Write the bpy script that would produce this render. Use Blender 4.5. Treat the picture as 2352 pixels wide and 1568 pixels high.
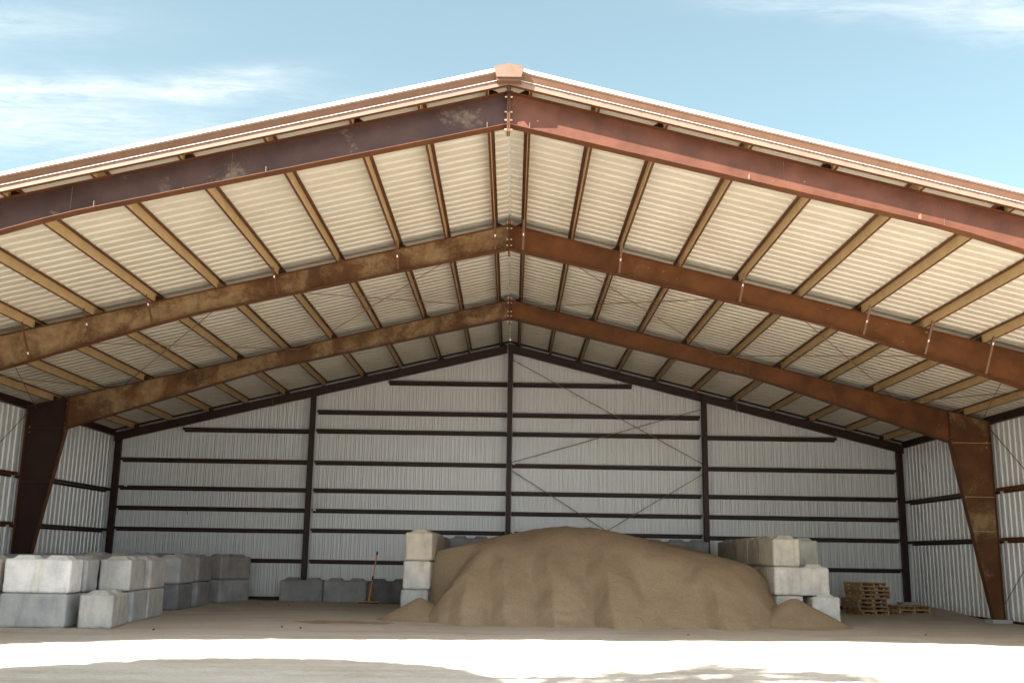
import bpy, bmesh, math, random
from mathutils import Vector, Matrix, noise
R = random.Random(7)
for o in list(bpy.data.objects): bpy.data.objects.remove(o)
S = bpy.context.scene
COL = S.collection
rad = math.radians

# ------------------------------------------------------------------ camera
F_PX, PITCH, YAW, ROLL = 2351.0, 0.207, -0.0024, 0.0163
CAMP = Vector((0.151, 0.0, 1.502))
cd = bpy.data.cameras.new('camera'); cam = bpy.data.objects.new('camera', cd); COL.objects.link(cam)
cd.sensor_fit = 'HORIZONTAL'; cd.sensor_width = 36; cd.lens = 36*F_PX/2352
cd.clip_start = 0.1; cd.clip_end = 3000
_r0 = Vector((math.cos(YAW), -math.sin(YAW), 0)); _f0 = Vector((math.sin(YAW), math.cos(YAW), 0)); _z = Vector((0, 0, 1))
_fw = _f0*math.cos(PITCH)+_z*math.sin(PITCH); _up = -_f0*math.sin(PITCH)+_z*math.cos(PITCH)
_rt = _r0*math.cos(ROLL)+_up*math.sin(ROLL); _u2 = -_r0*math.sin(ROLL)+_up*math.cos(ROLL)
M = Matrix((_rt, _u2, -_fw)).transposed().to_4x4(); M.translation = CAMP
cam.matrix_world = M
S.camera = cam

# ------------------------------------------------------------------ light
S.view_settings.view_transform = 'Standard'; S.view_settings.look = 'None'
S.view_settings.exposure = 2.3; S.view_settings.gamma = 1
S.view_settings.use_curve_mapping = False
LIGHT = Vector((0.91, 0.735, -1.0)).normalized()
ELEV = math.asin(-LIGHT.z)
sd = bpy.data.lights.new('sun', 'SUN'); sd.energy = 5.0; sd.angle = rad(0.53); sd.color = (1.0, 0.965, 0.91)
sun = bpy.data.objects.new('sun', sd); COL.objects.link(sun)
sun.rotation_euler = LIGHT.to_track_quat('-Z', 'Y').to_euler(); sun.location = (-20, -15, 30)
W = bpy.data.worlds.new("World"); S.world = W; W.use_nodes = True
nt = W.node_tree; nt.nodes.clear()
N = nt.nodes.new; L = nt.links.new
out = N('ShaderNodeOutputWorld'); bg = N('ShaderNodeBackground'); sky = N('ShaderNodeTexSky')
sky.sky_type = 'NISHITA'; sky.sun_disc = False; sky.sun_elevation = ELEV
sky.sun_rotation = math.atan2(-LIGHT.x, -LIGHT.y)
sky.altitude = 100; sky.air_density = 1.0; sky.dust_density = 1.6; sky.ozone_density = 1.0
bg.inputs['Strength'].default_value = 0.058
# thin cirrus: direction projected on a high plane (u = x/z, v = y/z)
tc = N('ShaderNodeTexCoord'); sx = N('ShaderNodeSeparateXYZ'); L(tc.outputs['Generated'], sx.inputs[0])
def wm(op, a, b=None, c=None):
    n = N('ShaderNodeMath'); n.operation = op
    for i_, v in enumerate((a, b, c)):
        if v is None: continue
        if hasattr(v, 'links'): L(v, n.inputs[i_])
        else: n.inputs[i_].default_value = v
    return n.outputs[0]
mz = wm('MAXIMUM', sx.outputs[2], .06); U = wm('DIVIDE', sx.outputs[0], mz); V_ = wm('DIVIDE', sx.outputs[1], mz)
cb = N('ShaderNodeCombineXYZ'); L(U, cb.inputs[0]); L(V_, cb.inputs[1])
def wn(scale, det, ro, dist, st, loc=(0, 0, 0), rot=0):
    mp = N('ShaderNodeMapping'); L(cb.outputs[0], mp.inputs[0]); mp.inputs['Scale'].default_value = st; mp.inputs['Location'].default_value = loc; mp.inputs['Rotation'].default_value = (0, 0, rot)
    n = N('ShaderNodeTexNoise'); n.inputs['Scale'].default_value = scale; n.inputs['Detail'].default_value = det; n.inputs['Roughness'].default_value = ro; n.inputs['Distortion'].default_value = dist
    L(mp.outputs[0], n.inputs['Vector']); return n.outputs[0]
warp = wn(2.2, 4, .6, .3, (1, 1, 1)); fine = wn(3.4, 10, .68, 1.1, (.8, 3.0, 1)); wisps = wn(7, 8, .7, 1.6, (.8, 2.2, 1), (3, 1, 0))
def blob(u0, v0, su, sv, tilt, amp):
    """soft streak of cloud centred at (u0, v0)"""
    du = wm('SUBTRACT', U, u0); dv = wm('SUBTRACT', V_, v0); dv = wm('ADD', dv, wm('MULTIPLY', du, tilt)); dv = wm('ADD', dv, wm('MULTIPLY', wm('SUBTRACT', warp, .5), .22))
    a = wm('POWER', wm('ABSOLUTE', wm('DIVIDE', du, su)), 2.0); b = wm('POWER', wm('ABSOLUTE', wm('DIVIDE', dv, sv)), 2.0)
    return wm('MULTIPLY', wm('EXPONENT', wm('MULTIPLY', wm('ADD', a, b), -1.0)), amp)
dens = blob(-1.05, 2.10, .46, .055, .0, .68)
for bb in ((-.62, 2.05, .16, .05, .25, .55), (-1.35, 2.30, .65, .20, 0, .75), (-1.0, 1.84, .22, .07, .1, .42), (1.05, 1.76, .42, .085, -.22, .75), (.5, 1.70, .3, .04, -.2, .3), (-4, 3, 1.6, .4, .3, .8), (3.6, 2.6, 1.5, .4, -.3, .7), (1, -3, 2, .6, .4, .7)):
    dens = wm('ADD', dens, blob(*bb))
tex = wm('ADD', wm('MULTIPLY', wm('SUBTRACT', fine, .12), 1.45), wm('MULTIPLY', wm('SUBTRACT', wisps, .5), 1.5))
dens = wm('MULTIPLY', dens, tex); dens = wm('MINIMUM', wm('MAXIMUM', dens, 0), .88)
hz = N('ShaderNodeMixRGB'); hz.blend_type = 'MULTIPLY'; hz.inputs[0].default_value = 1; L(sky.outputs[0], hz.inputs[1]); hz.inputs[2].default_value = (1.05, 1.165, .89, 1)
veil = N('ShaderNodeMixRGB'); veil.inputs[0].default_value = .16; L(hz.outputs[0], veil.inputs[1]); veil.inputs[2].default_value = (3.4, 3.6, 3.5, 1)
mix = N('ShaderNodeMixRGB'); L(dens, mix.inputs[0]); L(veil.outputs[0], mix.inputs[1]); mix.inputs[2].default_value = (4.6, 4.75, 4.9, 1)
# added bright cloud, unseen behind the camera, to lift the light inside the shed
fill_cloud = wn(.5, 6, .6, .6, (1, 1, 1)); fill_mask = wm('MULTIPLY', wm('MINIMUM', wm('MAXIMUM', wm('MULTIPLY', wm('ADD', sx.outputs[1], .15), -2.2), 0), 1), wm('MINIMUM', wm('MAXIMUM', wm('MULTIPLY', wm('SUBTRACT', fill_cloud, .34), 4.5), 0), 1))
mix2 = N('ShaderNodeMixRGB'); L(fill_mask, mix2.inputs[0]); L(mix.outputs[0], mix2.inputs[1]); mix2.inputs[2].default_value = (11.5, 12.6, 13.8, 1); mix = mix2
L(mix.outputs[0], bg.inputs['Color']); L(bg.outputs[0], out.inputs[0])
S.render.engine = 'CYCLES'
S.cycles.max_bounces = 10; S.cycles.diffuse_bounces = 7
S.cycles.use_denoising = True; S.cycles.denoiser = 'OPENIMAGEDENOISE'; S.cycles.denoising_input_passes = 'RGB_ALBEDO_NORMAL'; S.cycles.denoising_prefilter = 'ACCURATE'

# ------------------------------------------------------------------ materials
def mat(name):
    m = bpy.data.materials.new(name); m.use_nodes = True
    t = m.node_tree; b = t.nodes['Principled BSDF']
    return m, t, b
def nd(t, kind, **kw):
    n = t.nodes.new(kind)
    for k, v in kw.items():
        if k in n.inputs.keys(): n.inputs[k].default_value = v
        else: setattr(n, k, v)
    return n
def ramp(t, src, p0, c0, p1, c1):
    r = t.nodes.new('ShaderNodeValToRGB'); e = r.color_ramp.elements
    e[0].position = p0; e[0].color = (*c0, 1); e[1].position = p1; e[1].color = (*c1, 1)
    t.links.new(src, r.inputs[0]); return r.outputs[0]
def mixc(t, fac, a, b, mode='MIX'):
    m = t.nodes.new('ShaderNodeMixRGB'); m.blend_type = mode
    for i, v in ((0, fac), (1, a), (2, b)):
        if hasattr(v, 'links'): t.links.new(v, m.inputs[i])
        else: m.inputs[i].default_value = v if i == 0 else (*v, 1)
    return m.outputs[0]
def noisen(t, scale, detail=5, rough=.6, vec='Object', dist=0, stretch=None, out=0):
    tc = t.nodes.new('ShaderNodeTexCoord'); n = t.nodes.new('ShaderNodeTexNoise')
    n.inputs['Scale'].default_value = scale; n.inputs['Detail'].default_value = detail; n.inputs['Roughness'].default_value = rough; n.inputs['Distortion'].default_value = dist
    v = tc.outputs[vec]
    if stretch:
        mp = t.nodes.new('ShaderNodeMapping'); mp.inputs['Scale'].default_value = stretch; t.links.new(v, mp.inputs[0]); v = mp.outputs[0]
    t.links.new(v, n.inputs['Vector']); return n.outputs[out]
def bump(t, b, h, strength, dist):
    n = t.nodes.new('ShaderNodeBump'); n.inputs['Strength'].default_value = strength; n.inputs['Distance'].default_value = dist
    t.links.new(h, n.inputs['Height']); t.links.new(n.outputs[0], b.inputs['Normal'])
def simple(name, col, rough=.5, var=.25, scale=3, spec=.5, metal=0.0, dirt=None, bmp=0):
    m, t, b = mat(name)
    dark = tuple(c*(1-var) for c in col); lite = tuple(min(1, c*(1+var)) for c in col)
    c = ramp(t, noisen(t, scale, 6, .65), .35, dark, .68, lite)
    if dirt:
        f = ramp(t, noisen(t, dirt[1], 8, .7, dist=.6), dirt[2], (0, 0, 0), dirt[2]+.12, (1, 1, 1))
        c = mixc(t, f, c, dirt[0])
    t.links.new(c, b.inputs['Base Color'])
    b.inputs['Roughness'].default_value = rough; b.inputs['Specular IOR Level'].default_value = spec; b.inputs['Metallic'].default_value = metal
    if bmp: bump(t, b, noisen(t, scale*12, 4), bmp, .01)
    return m
RED = (0.095, 0.034, 0.012)
m_red = simple('red_oxide_steel', RED, .5, .22, 2.2, .3)
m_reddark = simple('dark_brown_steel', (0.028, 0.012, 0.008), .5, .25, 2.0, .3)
m_trim = simple('brown_trim_paint', (0.13, 0.066, 0.038), .55, .12, 6, .3)
m_fascia = simple('fascia_red_steel', (0.195, 0.120, 0.085), .5, .10, 4, .3)
m_cap = simple('ridge_cap_paint', (0.14, 0.085, 0.058), .5, .15, 5, .3)
m_white = simple('white_trim_paint', (0.8, 0.79, 0.76), .4, .04, 4)
m_purlin = simple('tan_purlin_web', (0.43, 0.295, 0.14), .45, .12, 3, .4)
m_rod = simple('rusty_rod', (0.20, 0.12, 0.07), .6, .3, 5)
m_bolt = simple('zinc_bolt', (0.5, 0.4, 0.28), .35, .2, 20, .5, .6)
m_sticker = simple('white_sticker', (0.75, 0.72, 0.68), .5, .05, 20)
m_pier = simple('pier_concrete', (0.36, 0.35, 0.33), .9, .2, 6)

def dusty(name, amount, base=(.10, .046, .018), dust=(0.30, 0.205, 0.105)):
    m, t, b = mat(name)
    c = ramp(t, noisen(t, 1.6, 6, .6), .35, tuple(x*.7 for x in base), .7, tuple(x*1.3 for x in base))
    big = noisen(t, .85, 7, .62, dist=.45, stretch=(1, 1, .9)); fine = noisen(t, 14, 6, .8)
    s = t.nodes.new('ShaderNodeMath'); s.operation = 'MULTIPLY_ADD'; t.links.new(fine, s.inputs[0]); s.inputs[1].default_value = .28; t.links.new(big, s.inputs[2])
    f = ramp(t, s.outputs[0], amount, (0, 0, 0), amount+.13, (1, 1, 1))
    edge = ramp(t, noisen(t, 5, 6, .7), .3, (.25, .25, .25), .75, (1, 1, 1))
    mm = t.nodes.new('ShaderNodeMath'); mm.operation = 'MULTIPLY'; t.links.new(f, mm.inputs[0]); t.links.new(edge, mm.inputs[1])
    c = mixc(t, mm.outputs[0], c, dust)
    scr = ramp(t, noisen(t, 30, 3, .5, stretch=(.25, 1, 1)), .72, (0, 0, 0), .76, (1, 1, 1))
    spot = ramp(t, noisen(t, 1.3, 2, .5), .55, (0, 0, 0), .62, (1, 1, 1))
    ms = t.nodes.new('ShaderNodeMath'); ms.operation = 'MULTIPLY'; t.links.new(scr, ms.inputs[0]); t.links.new(spot, ms.inputs[1])
    c = mixc(t, ms.outputs[0], c, (.5, .42, .32))
    t.links.new(c, b.inputs['Base Color'])
    rr = ramp(t, mm.outputs[0], 0, (.46, .46, .46), 1, (.85, .85, .85)); t.links.new(rr, b.inputs['Roughness'])
    b.inputs['Specular IOR Level'].default_value = .22
    bump(t, b, big, .25, .03)
    return m
m_dusty = dusty('dust_caked_steel', .575)
m_dusty2 = dusty('scuffed_dark_steel', .705, (0.052, 0.026, 0.021), (.26, .21, .155))
m_clean = dusty('faintly_marked_steel', .80, (0.112, 0.043, 0.014), (.22, .11, .05))
m_front = dusty('front_rafter_steel', .86, (0.10, 0.037, 0.021))
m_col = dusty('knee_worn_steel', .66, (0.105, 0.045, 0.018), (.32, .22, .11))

def sheet(name, col, streak):
    m, t, b = mat(name)
    a = ramp(t, noisen(t, 1.0, 4, .6), .3, tuple(c*.93 for c in col), .7, col)
    st = ramp(t, noisen(t, 3.0, 5, .7, stretch=streak), .45, (1, 1, 1), .8, (.86, .83, .78))
    c = mixc(t, 1.0, a, st, 'MULTIPLY')
    t.links.new(c, b.inputs['Base Color']); b.inputs['Roughness'].default_value = .3; b.inputs['Specular IOR Level'].default_value = .6
    return m
m_roof = sheet('cream_roof_sheet', (.545, .505, .415), (.4, .4, .4))
def wall_dust(m):
    # dust splashed up the foot of the sheets, uneven in height
    t = m.node_tree; b = t.nodes['Principled BSDF']; src = b.inputs['Base Color'].links[0].from_socket
    g_ = t.nodes.new('ShaderNodeNewGeometry'); sp_ = t.nodes.new('ShaderNodeSeparateXYZ'); t.links.new(g_.outputs['Position'], sp_.inputs[0])
    a_ = t.nodes.new('ShaderNodeMath'); a_.operation = 'MULTIPLY_ADD'; t.links.new(noisen(t, 1.4, 7, .7), a_.inputs[0]); a_.inputs[1].default_value = 1.5; t.links.new(sp_.outputs[2], a_.inputs[2])
    f_ = ramp(t, a_.outputs[0], .75, (.5, .5, .5), 1.35, (0, 0, 0))
    t.links.new(mixc(t, f_, src, (.42, .36, .29)), b.inputs['Base Color'])
m_wall = sheet('grey_wall_sheet', (.68, .70, .70), (5, 5, .25))

wall_dust(m_wall)
def concrete():
    m, t, b = mat('cast_concrete')
    oi = t.nodes.new('ShaderNodeObjectInfo')
    tc = t.nodes.new('ShaderNodeTexCoord')
    add = t.nodes.new('ShaderNodeVectorMath'); add.operation = 'ADD'; t.links.new(tc.outputs['Object'], add.inputs[0])
    mul = t.nodes.new('ShaderNodeVectorMath'); mul.operation = 'SCALE'; cbx = t.nodes.new('ShaderNodeCombineXYZ')
    for i in range(3): t.links.new(oi.outputs['Random'], cbx.inputs[i])
    t.links.new(cbx.outputs[0], mul.inputs[0]); mul.inputs['Scale'].default_value = 37; t.links.new(mul.outputs[0], add.inputs[1])
    def nz(sc, det, ro, stretch=(1, 1, 1)):
        mp = t.nodes.new('ShaderNodeMapping'); mp.inputs['Scale'].default_value = stretch; t.links.new(add.outputs[0], mp.inputs[0])
        n = t.nodes.new('ShaderNodeTexNoise'); n.inputs['Scale'].default_value = sc; n.inputs['Detail'].default_value = det; n.inputs['Roughness'].default_value = ro
        t.links.new(mp.outputs[0], n.inputs['Vector']); return n.outputs[0]
    a = ramp(t, nz(2.2, 7, .62), .33, (.66, .68, .70), .66, (1.0, .99, .97))
    st = ramp(t, nz(3.5, 5, .6, (1.5, 1.5, .3)), .52, (1, 1, 1), .75, (.74, .69, .62))
    c = mixc(t, .8, a, st, 'MULTIPLY')
    sp = ramp(t, nz(34, 3, .5), .66, (1, 1, 1), .74, (.6, .57, .54))
    c = mixc(t, .8, c, sp, 'MULTIPLY')
    c = mixc(t, 1.0, c, oi.outputs['Color'], 'MULTIPLY')
    t.links.new(c, b.inputs['Base Color']); b.inputs['Roughness'].default_value = .9; b.inputs['Specular IOR Level'].default_value = .25
    bump(t, b, nz(18, 8, .75), .5, .015)
    return m
m_conc = concrete()

def sandmat(name, c0, c1, bs=.5):
    m, t, b = mat(name)
    a = ramp(t, noisen(t, .55, 7, .6, dist=.4), .3, c0, .72, c1)
    g = ramp(t, noisen(t, 17, 6, .9), .3, (.74, .73, .72), .7, (1.18, 1.18, 1.18))
    w = ramp(t, noisen(t, 1.1, 7, .65, dist=.5, stretch=(1, 1, .6)), .46, (1, 1, 1), .68, (.84, .82, .80)); a = mixc(t, 1.0, a, w, 'MULTIPLY')
    c = mixc(t, 1.0, a, g, 'MULTIPLY')
    t.links.new(c, b.inputs['Base Color']); b.inputs['Roughness'].default_value = .95; b.inputs['Specular IOR Level'].default_value = .1
    bump(t, b, noisen(t, 14, 9, .85), bs, .05)
    return m
m_sand = sandmat('brown_sand', (.35, .262, .170), (.43, .33, .225), .8)

def groundmat():
    m, t, b = mat('dusty_sand_yard')
    a = ramp(t, noisen(t, .22, 8, .65, dist=.7), .3, (.50, .438, .375), .7, (.59, .528, .462))
    tr = ramp(t, noisen(t, .9, 6, .7, dist=.3, stretch=(.25, 1.6, 1)), .46, (1, 1, 1), .70, (.74, .69, .63))
    c = mixc(t, .8, a, tr, 'MULTIPLY')
    g = ramp(t, noisen(t, 22, 5, .8), .33, (.84, .83, .82), .66, (1.06, 1.06, 1.06))
    c = mixc(t, 1.0, c, g, 'MULTIPLY')
    pb = ramp(t, noisen(t, 60, 2, .5), .74, (1, 1, 1), .78, (.5, .46, .42))
    c = mixc(t, .7, c, pb, 'MULTIPLY')
    t.links.new(c, b.inputs['Base Color']); b.inputs['Roughness'].default_value = .95; b.inputs['Specular IOR Level'].default_value = .1
    s = t.nodes.new('ShaderNodeMath'); s.operation = 'ADD'; t.links.new(noisen(t, 9, 8, .75), s.inputs[0]); t.links.new(noisen(t, 2.5, 4, .6, stretch=(.5, 1.5, 1)), s.inputs[1])
    bump(t, b, s.outputs[0], .5, .05)
    return m
m_ground = groundmat()
def woodmat(name, col):
    m, t, b = mat(name)
    c = ramp(t, noisen(t, 4, 6, .7, stretch=(1, 6, 6)), .3, tuple(x*.6 for x in col), .7, tuple(x*1.25 for x in col))
    t.links.new(c, b.inputs['Base Color']); b.inputs['Roughness'].default_value = .85
    return m
m_wood = woodmat('pallet_pine', (.50, .31, .14)); m_wood2 = woodmat('pallet_old_wood', (.36, .23, .12))
m_orange = simple('orange_handle', (.85, .30, .035), .4, .1, 8)
m_black = simple('black_rubber', (.02, .018, .016), .6, .2, 8)
m_bark = simple('grey_bark', (.13, .10, .07), .95, .35, 12)
m_leaf = simple('olive_leaf', (.07, .10, .03), .6, .3, 3)
m_silo = simple('galvanised_silo', (.55, .56, .56), .35, .06, 2, .5, .4)

# ------------------------------------------------------------------ helpers
def tag(o, label=None, cat=None, group=None, kind=None):
    if label: o['label'] = label
    if cat: o['category'] = cat
    if group: o['group'] = group
    if kind: o['kind'] = kind
    return o
def empty(name, loc=(0, 0, 0), rz=0):
    o = bpy.data.objects.new(name, None); COL.objects.link(o); o.location = loc; o.rotation_euler = (0, 0, rz); o.empty_display_size = .2
    return o
class MB:
    def __init__(s): s.v = []; s.f = []; s.m = []
    def add(s, vs, fs, mi=0):
        n = len(s.v); s.v += [tuple(v) for v in vs]; s.f += [tuple(i+n for i in f) for f in fs]; s.m += [mi]*len(fs)
    def box(s, x0, x1, y0, y1, z0, z1, mi=0):
        vs = [(x, y, z) for x in (x0, x1) for y in (y0, y1) for z in (z0, z1)]
        s.add(vs, [(0, 1, 3, 2), (4, 6, 7, 5), (0, 4, 5, 1), (2, 3, 7, 6), (0, 2, 6, 4), (1, 5, 7, 3)], mi)
    def loft(s, a, b, mi=0, caps=True):
        n = len(a); fs = [(i, (i+1) % n, n+(i+1) % n, n+i) for i in range(n)]
        if caps: fs += [tuple(range(n))[::-1], tuple(range(n, 2*n))]
        s.add(list(a)+list(b), fs, mi)
    def beam(s, p0, p1, w, h, up=(0, 0, 1), mi=0, off=(0, 0)):
        p0 = Vector(p0); p1 = Vector(p1); d = (p1-p0).normalized(); u = Vector(up); r = d.cross(u)
        if r.length < 1e-4: r = d.cross(Vector((1, 0, 0)))
        r.normalize(); u = r.cross(d)
        q = [r*(a*w/2+off[0])+u*(b*h/2+off[1]) for a, b in ((-1, -1), (1, -1), (1, 1), (-1, 1))]
        s.loft([p0+k for k in q], [p1+k for k in q], mi)
    def tube(s, p0, p1, r0, r1=None, n=8, mi=0, caps=True):
        r1 = r0 if r1 is None else r1
        p0 = Vector(p0); p1 = Vector(p1); d = (p1-p0).normalized(); a = d.orthogonal().normalized(); b = d.cross(a)
        q = [(a*math.cos(2*math.pi*i/n)+b*math.sin(2*math.pi*i/n)) for i in range(n)]
        s.loft([p0+k*r0 for k in q], [p1+k*r1 for k in q], mi, caps)
    def build(s, name, mats, parent=None, smooth=False):
        me = bpy.data.meshes.new(name); me.from_pydata(s.v, [], s.f)
        if not isinstance(mats, (list, tuple)): mats = [mats]
        for m in mats: me.materials.append(m)
        if len(mats) > 1: me.polygons.foreach_set('material_index', s.m)
        bm = bmesh.new(); bm.from_mesh(me); bmesh.ops.recalc_face_normals(bm, faces=bm.faces); bm.to_mesh(me); bm.free()
        if smooth: me.polygons.foreach_set('use_smooth', [True]*len(me.polygons))
        me.update()
        o = bpy.data.objects.new(name, me); COL.objects.link(o)
        if parent: o.parent = parent
        return o

# ------------------------------------------------------------------ building numbers
ZR, SL = 8.84, 0.2442
Y1, Y2, Y3, Y4 = 15.41, 22.16, 29.08, 35.65
XK, XO, XW = 12.57, 13.72, 13.95
PUR = [.33, 1.41, 2.49, 3.83, 5.16, 6.50, 7.87, 9.20, 10.50, 11.83, 13.05]
YF, YB = 15.02, 35.93
def zt(x): return ZR-SL*abs(x)
def dep(x):
    x = abs(x)
    return .565+(.478-.565)*x/6.9 if x < 6.9 else .478+(.905-.478)*((x-6.9)/(XK-6.9))**1.12
def sstep(a, b, x):
    t = min(1, max(0, (x-a)/(b-a))); return t*t*(3-2*t)
def gz(x, y):
    z = -.06
    z -= .065*sstep(-5.5, -8.5, x)*(1-sstep(27, 33, y))*sstep(12, 17, y)
    z += .17*sstep(11.5, 13.6, x)*sstep(30, 34.5, y)
    return z

# ------------------------------------------------------------------ ground
def axis(lo, hi, step, far):
    a = [lo+i*step for i in range(int(round((hi-lo)/step))+1)]
    s = step; v = hi; post = []
    while v < far: s *= 1.35; v += s; post.append(v)
    s = step; v = lo; pre = []
    while v > -far: s *= 1.35; v -= s; pre.append(v)
    return pre[::-1]+a+post
gx = axis(-15, 15, .1, 900); gy = axis(9, 36.5, .09, 900)
vs = []
for y in gy:
    for x in gx:
        z = gz(x, y)
        if -15.1 < x < 15.1 and 8.9 < y < 36.6:
            z += .018*noise.noise(Vector((x*.7, y*.9, 1)))+.010*noise.noise(Vector((x*2.5, y*3, 4)))
            k = 1-.7*sstep(17, 21, y)
            z += k*(.016*noise.noise(Vector((x*5.5, y*6.5, 9)))+.02*max(0, noise.noise(Vector((x*2.2, y*4.5, 2))))-.01*noise.noise(Vector((x*11, y*12, 5))))
            # tyre ruts crossing the yard
            for c, ph in ((12.6, 0), (14.2, .6), (18.2, 1.5), (20.6, 2.2), (22.6, 2.6)):
                yy = c+.35*math.sin(x*.22+ph)
                d = abs(y-yy)
                if d < .26:
                    z += k*(-.022*(1-(d/.26)**2)+.010*math.sin(x*26+d*18)*(1-(d/.26)**2))
        vs.append((x, y, z))
nx = len(gx)
fs = [(j*nx+i, j*nx+i+1, (j+1)*nx+i+1, (j+1)*nx+i) for j in range(len(gy)-1) for i in range(nx-1)]
mb = MB(); mb.v = vs; mb.f = fs; mb.m = [0]*len(fs)
g = mb.build('ground', m_ground, smooth=True); tag(g, kind='structure')

# ------------------------------------------------------------------ steel building
B = empty('steel_building', (0, Y2, 0))
tag(B, 'large open-fronted gabled steel shed with brown rafters, cream roof sheets and grey ribbed walls', 'shed')
def part(mb, name, mats, parent=None, **k):
    o = mb.build(name, mats, **k)
    p = parent or B
    o.parent = p; o.matrix_parent_inverse = Matrix.Translation(p.location).inverted() if p is B else Matrix.Identity(4)
    return o
# parts live in world coordinates; B sits at (0,Y2,0)
def sub(mb, name, mats, parent):
    o = mb.build(name, mats); o.parent = parent; return o

WALLP = ((-.040, 0), (-.037, .042), (-.025, .042), (-.022, 0), (.022, 0), (.025, .042), (.037, .042), (.040, 0), (.128, 0), (.131, .022), (.139, .022), (.142, 0), (.166, 0), (.169, .022), (.177, .022), (.180, 0))
ROOFP = ((-.062, 0), (-.038, .029), (.038, .029), (.062, 0))
def rib_profile(a, b, pitch=.3048, phase=0.0, P=None):
    pts = []; k = math.floor((a-phase)/pitch)-1
    while phase+k*pitch < b+pitch:
        c = phase+k*pitch
        for u, w in (P or ROOFP):
            q = c+u
            if a < q < b: pts.append((q, w))
        k += 1
    return [(a, pts[0][1] if False else 0)]+pts+[(b, 0)]
# roof sheets with ribs running down the slope
for sg in (1, -1):
    mb = MB(); pr = rib_profile(YF-.02, YB)
    z0 = .207
    A = []; Bv = []
    for q, w in pr:
        A.append((sg*.02, q, ZR+z0+w-.005)); Bv.append((sg*14.35, q, ZR-SL*14.35+z0+w))
    n = len(A)
    mb.add(A+Bv, [(i, i+1, n+i+1, n+i) for i in range(n-1)])
    part(mb, 'roof_panel', m_roof)
mb = MB()
mb.loft([(-.3, YF-.02, ZR+.207+.034-SL*.3), (0, YF-.02, ZR+.25), (.3, YF-.02, ZR+.207+.034-SL*.3), (.3, YF-.02, ZR+.207+.038-SL*.3), (0, YF-.02, ZR+.256), (-.3, YF-.02, ZR+.207+.038-SL*.3)],
        [(-.3, YB, ZR+.207+.034-SL*.3), (0, YB, ZR+.25), (.3, YB, ZR+.207+.034-SL*.3), (.3, YB, ZR+.207+.038-SL*.3), (0, YB, ZR+.256), (-.3, YB, ZR+.207+.038-SL*.3)])
part(mb, 'ridge_cap', m_white)
# back wall
mb = MB(); pr = rib_profile(-XW-.045, XW+.045, phase=.1, P=WALLP); A = [(q, YB-.06+w, -.12) for q, w in pr]; Bv = [(q, YB-.06+w, ZR+.203-SL*abs(q)) for q, w in pr]; n = len(A)
mb.add(A+Bv, [(i, i+1, n+i+1, n+i) for i in range(n-1)])
part(mb, 'back_wall', m_wall)
for sg in (-1, 1):
    mb = MB(); pr = rib_profile(15.2, YB-.02, P=((-.062, 0), (-.042, .036), (.042, .036), (.062, 0))); A = [(sg*(XW+w), q, -.14) for q, w in pr]; Bv = [(sg*(XW+w), q, ZR+.19-SL*XW) for q, w in pr]; n = len(A)
    mb.add(A+Bv, [(i, i+1, n+i+1, n+i) for i in range(n-1)])
    part(mb, 'side_wall', m_wall)
# front rake: fascia channel, brown trim, white edge
def slope(mb, poly, x0, x1, mi=0):
    mb.loft([(x0, y, zt(x0)+z) for y, z in poly], [(x1, y, zt(x1)+z) for y, z in poly], mi)
for sg in (-1, 1):
    xe = sg*14.4
    mb = MB(); slope(mb, [(15.085, 0), (15.091, 0), (15.091, .2), (15.085, .2)], 0, xe, 0); slope(mb, [(15.092, .0), (15.16, .0), (15.16, .006), (15.092, .006)], 0, xe, 1)
    slope(mb, [(15.153, .0065), (15.16, .0065), (15.16, .03), (15.153, .03)], 0, xe, 1)
    part(mb, 'fascia', [m_fascia, m_red])
    mb = MB(); slope(mb, [(15.06, .106), (15.0, .225), (15.006, .228), (15.068, .112)], 0, xe, 0)
    slope(mb, [(15.06, .103), (15.06, .097), (15.082, .108), (15.082, .114)], 0, xe, 1)
    slope(mb, [(14.998, .2275), (15.13, .352), (15.13, .345), (15.005, .2277)], 0, xe, 1)
    for k in range(48):
        x = sg*(.35+k*.29); z = zt(x)
        mb.box(x-.008, x+.008, 15.07, 15.0845, z+.078, z+.092, 0)
    t = part(mb, 'rake_trim', [m_trim, m_white])
    for k in range(1, 5):
        sb = MB(); x = sg*(k*3.05-.6); slope(sb, [(15.057, .103), (14.997, .226), (14.9985, .227), (15.059, .105)], x, x+sg*.03)
        sub(sb, 'trim_lap', m_trim, t)
mb = MB()
P = [(0, .285), (.235, .235), (.235, .225), (.195, .055), (-.195, .055), (-.235, .225), (-.235, .235)]
mb.loft([(x, 14.93, ZR+z) for x, z in P], [(x, 15.2, ZR+z) for x, z in P])
part(mb, 'ridge_end_cap', m_cap)
mb = MB(); mb.box(-.195, .195, 14.97, 15.08, ZR+.01, ZR+.052); part(mb, 'ridge_end_lip', m_trim)

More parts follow.
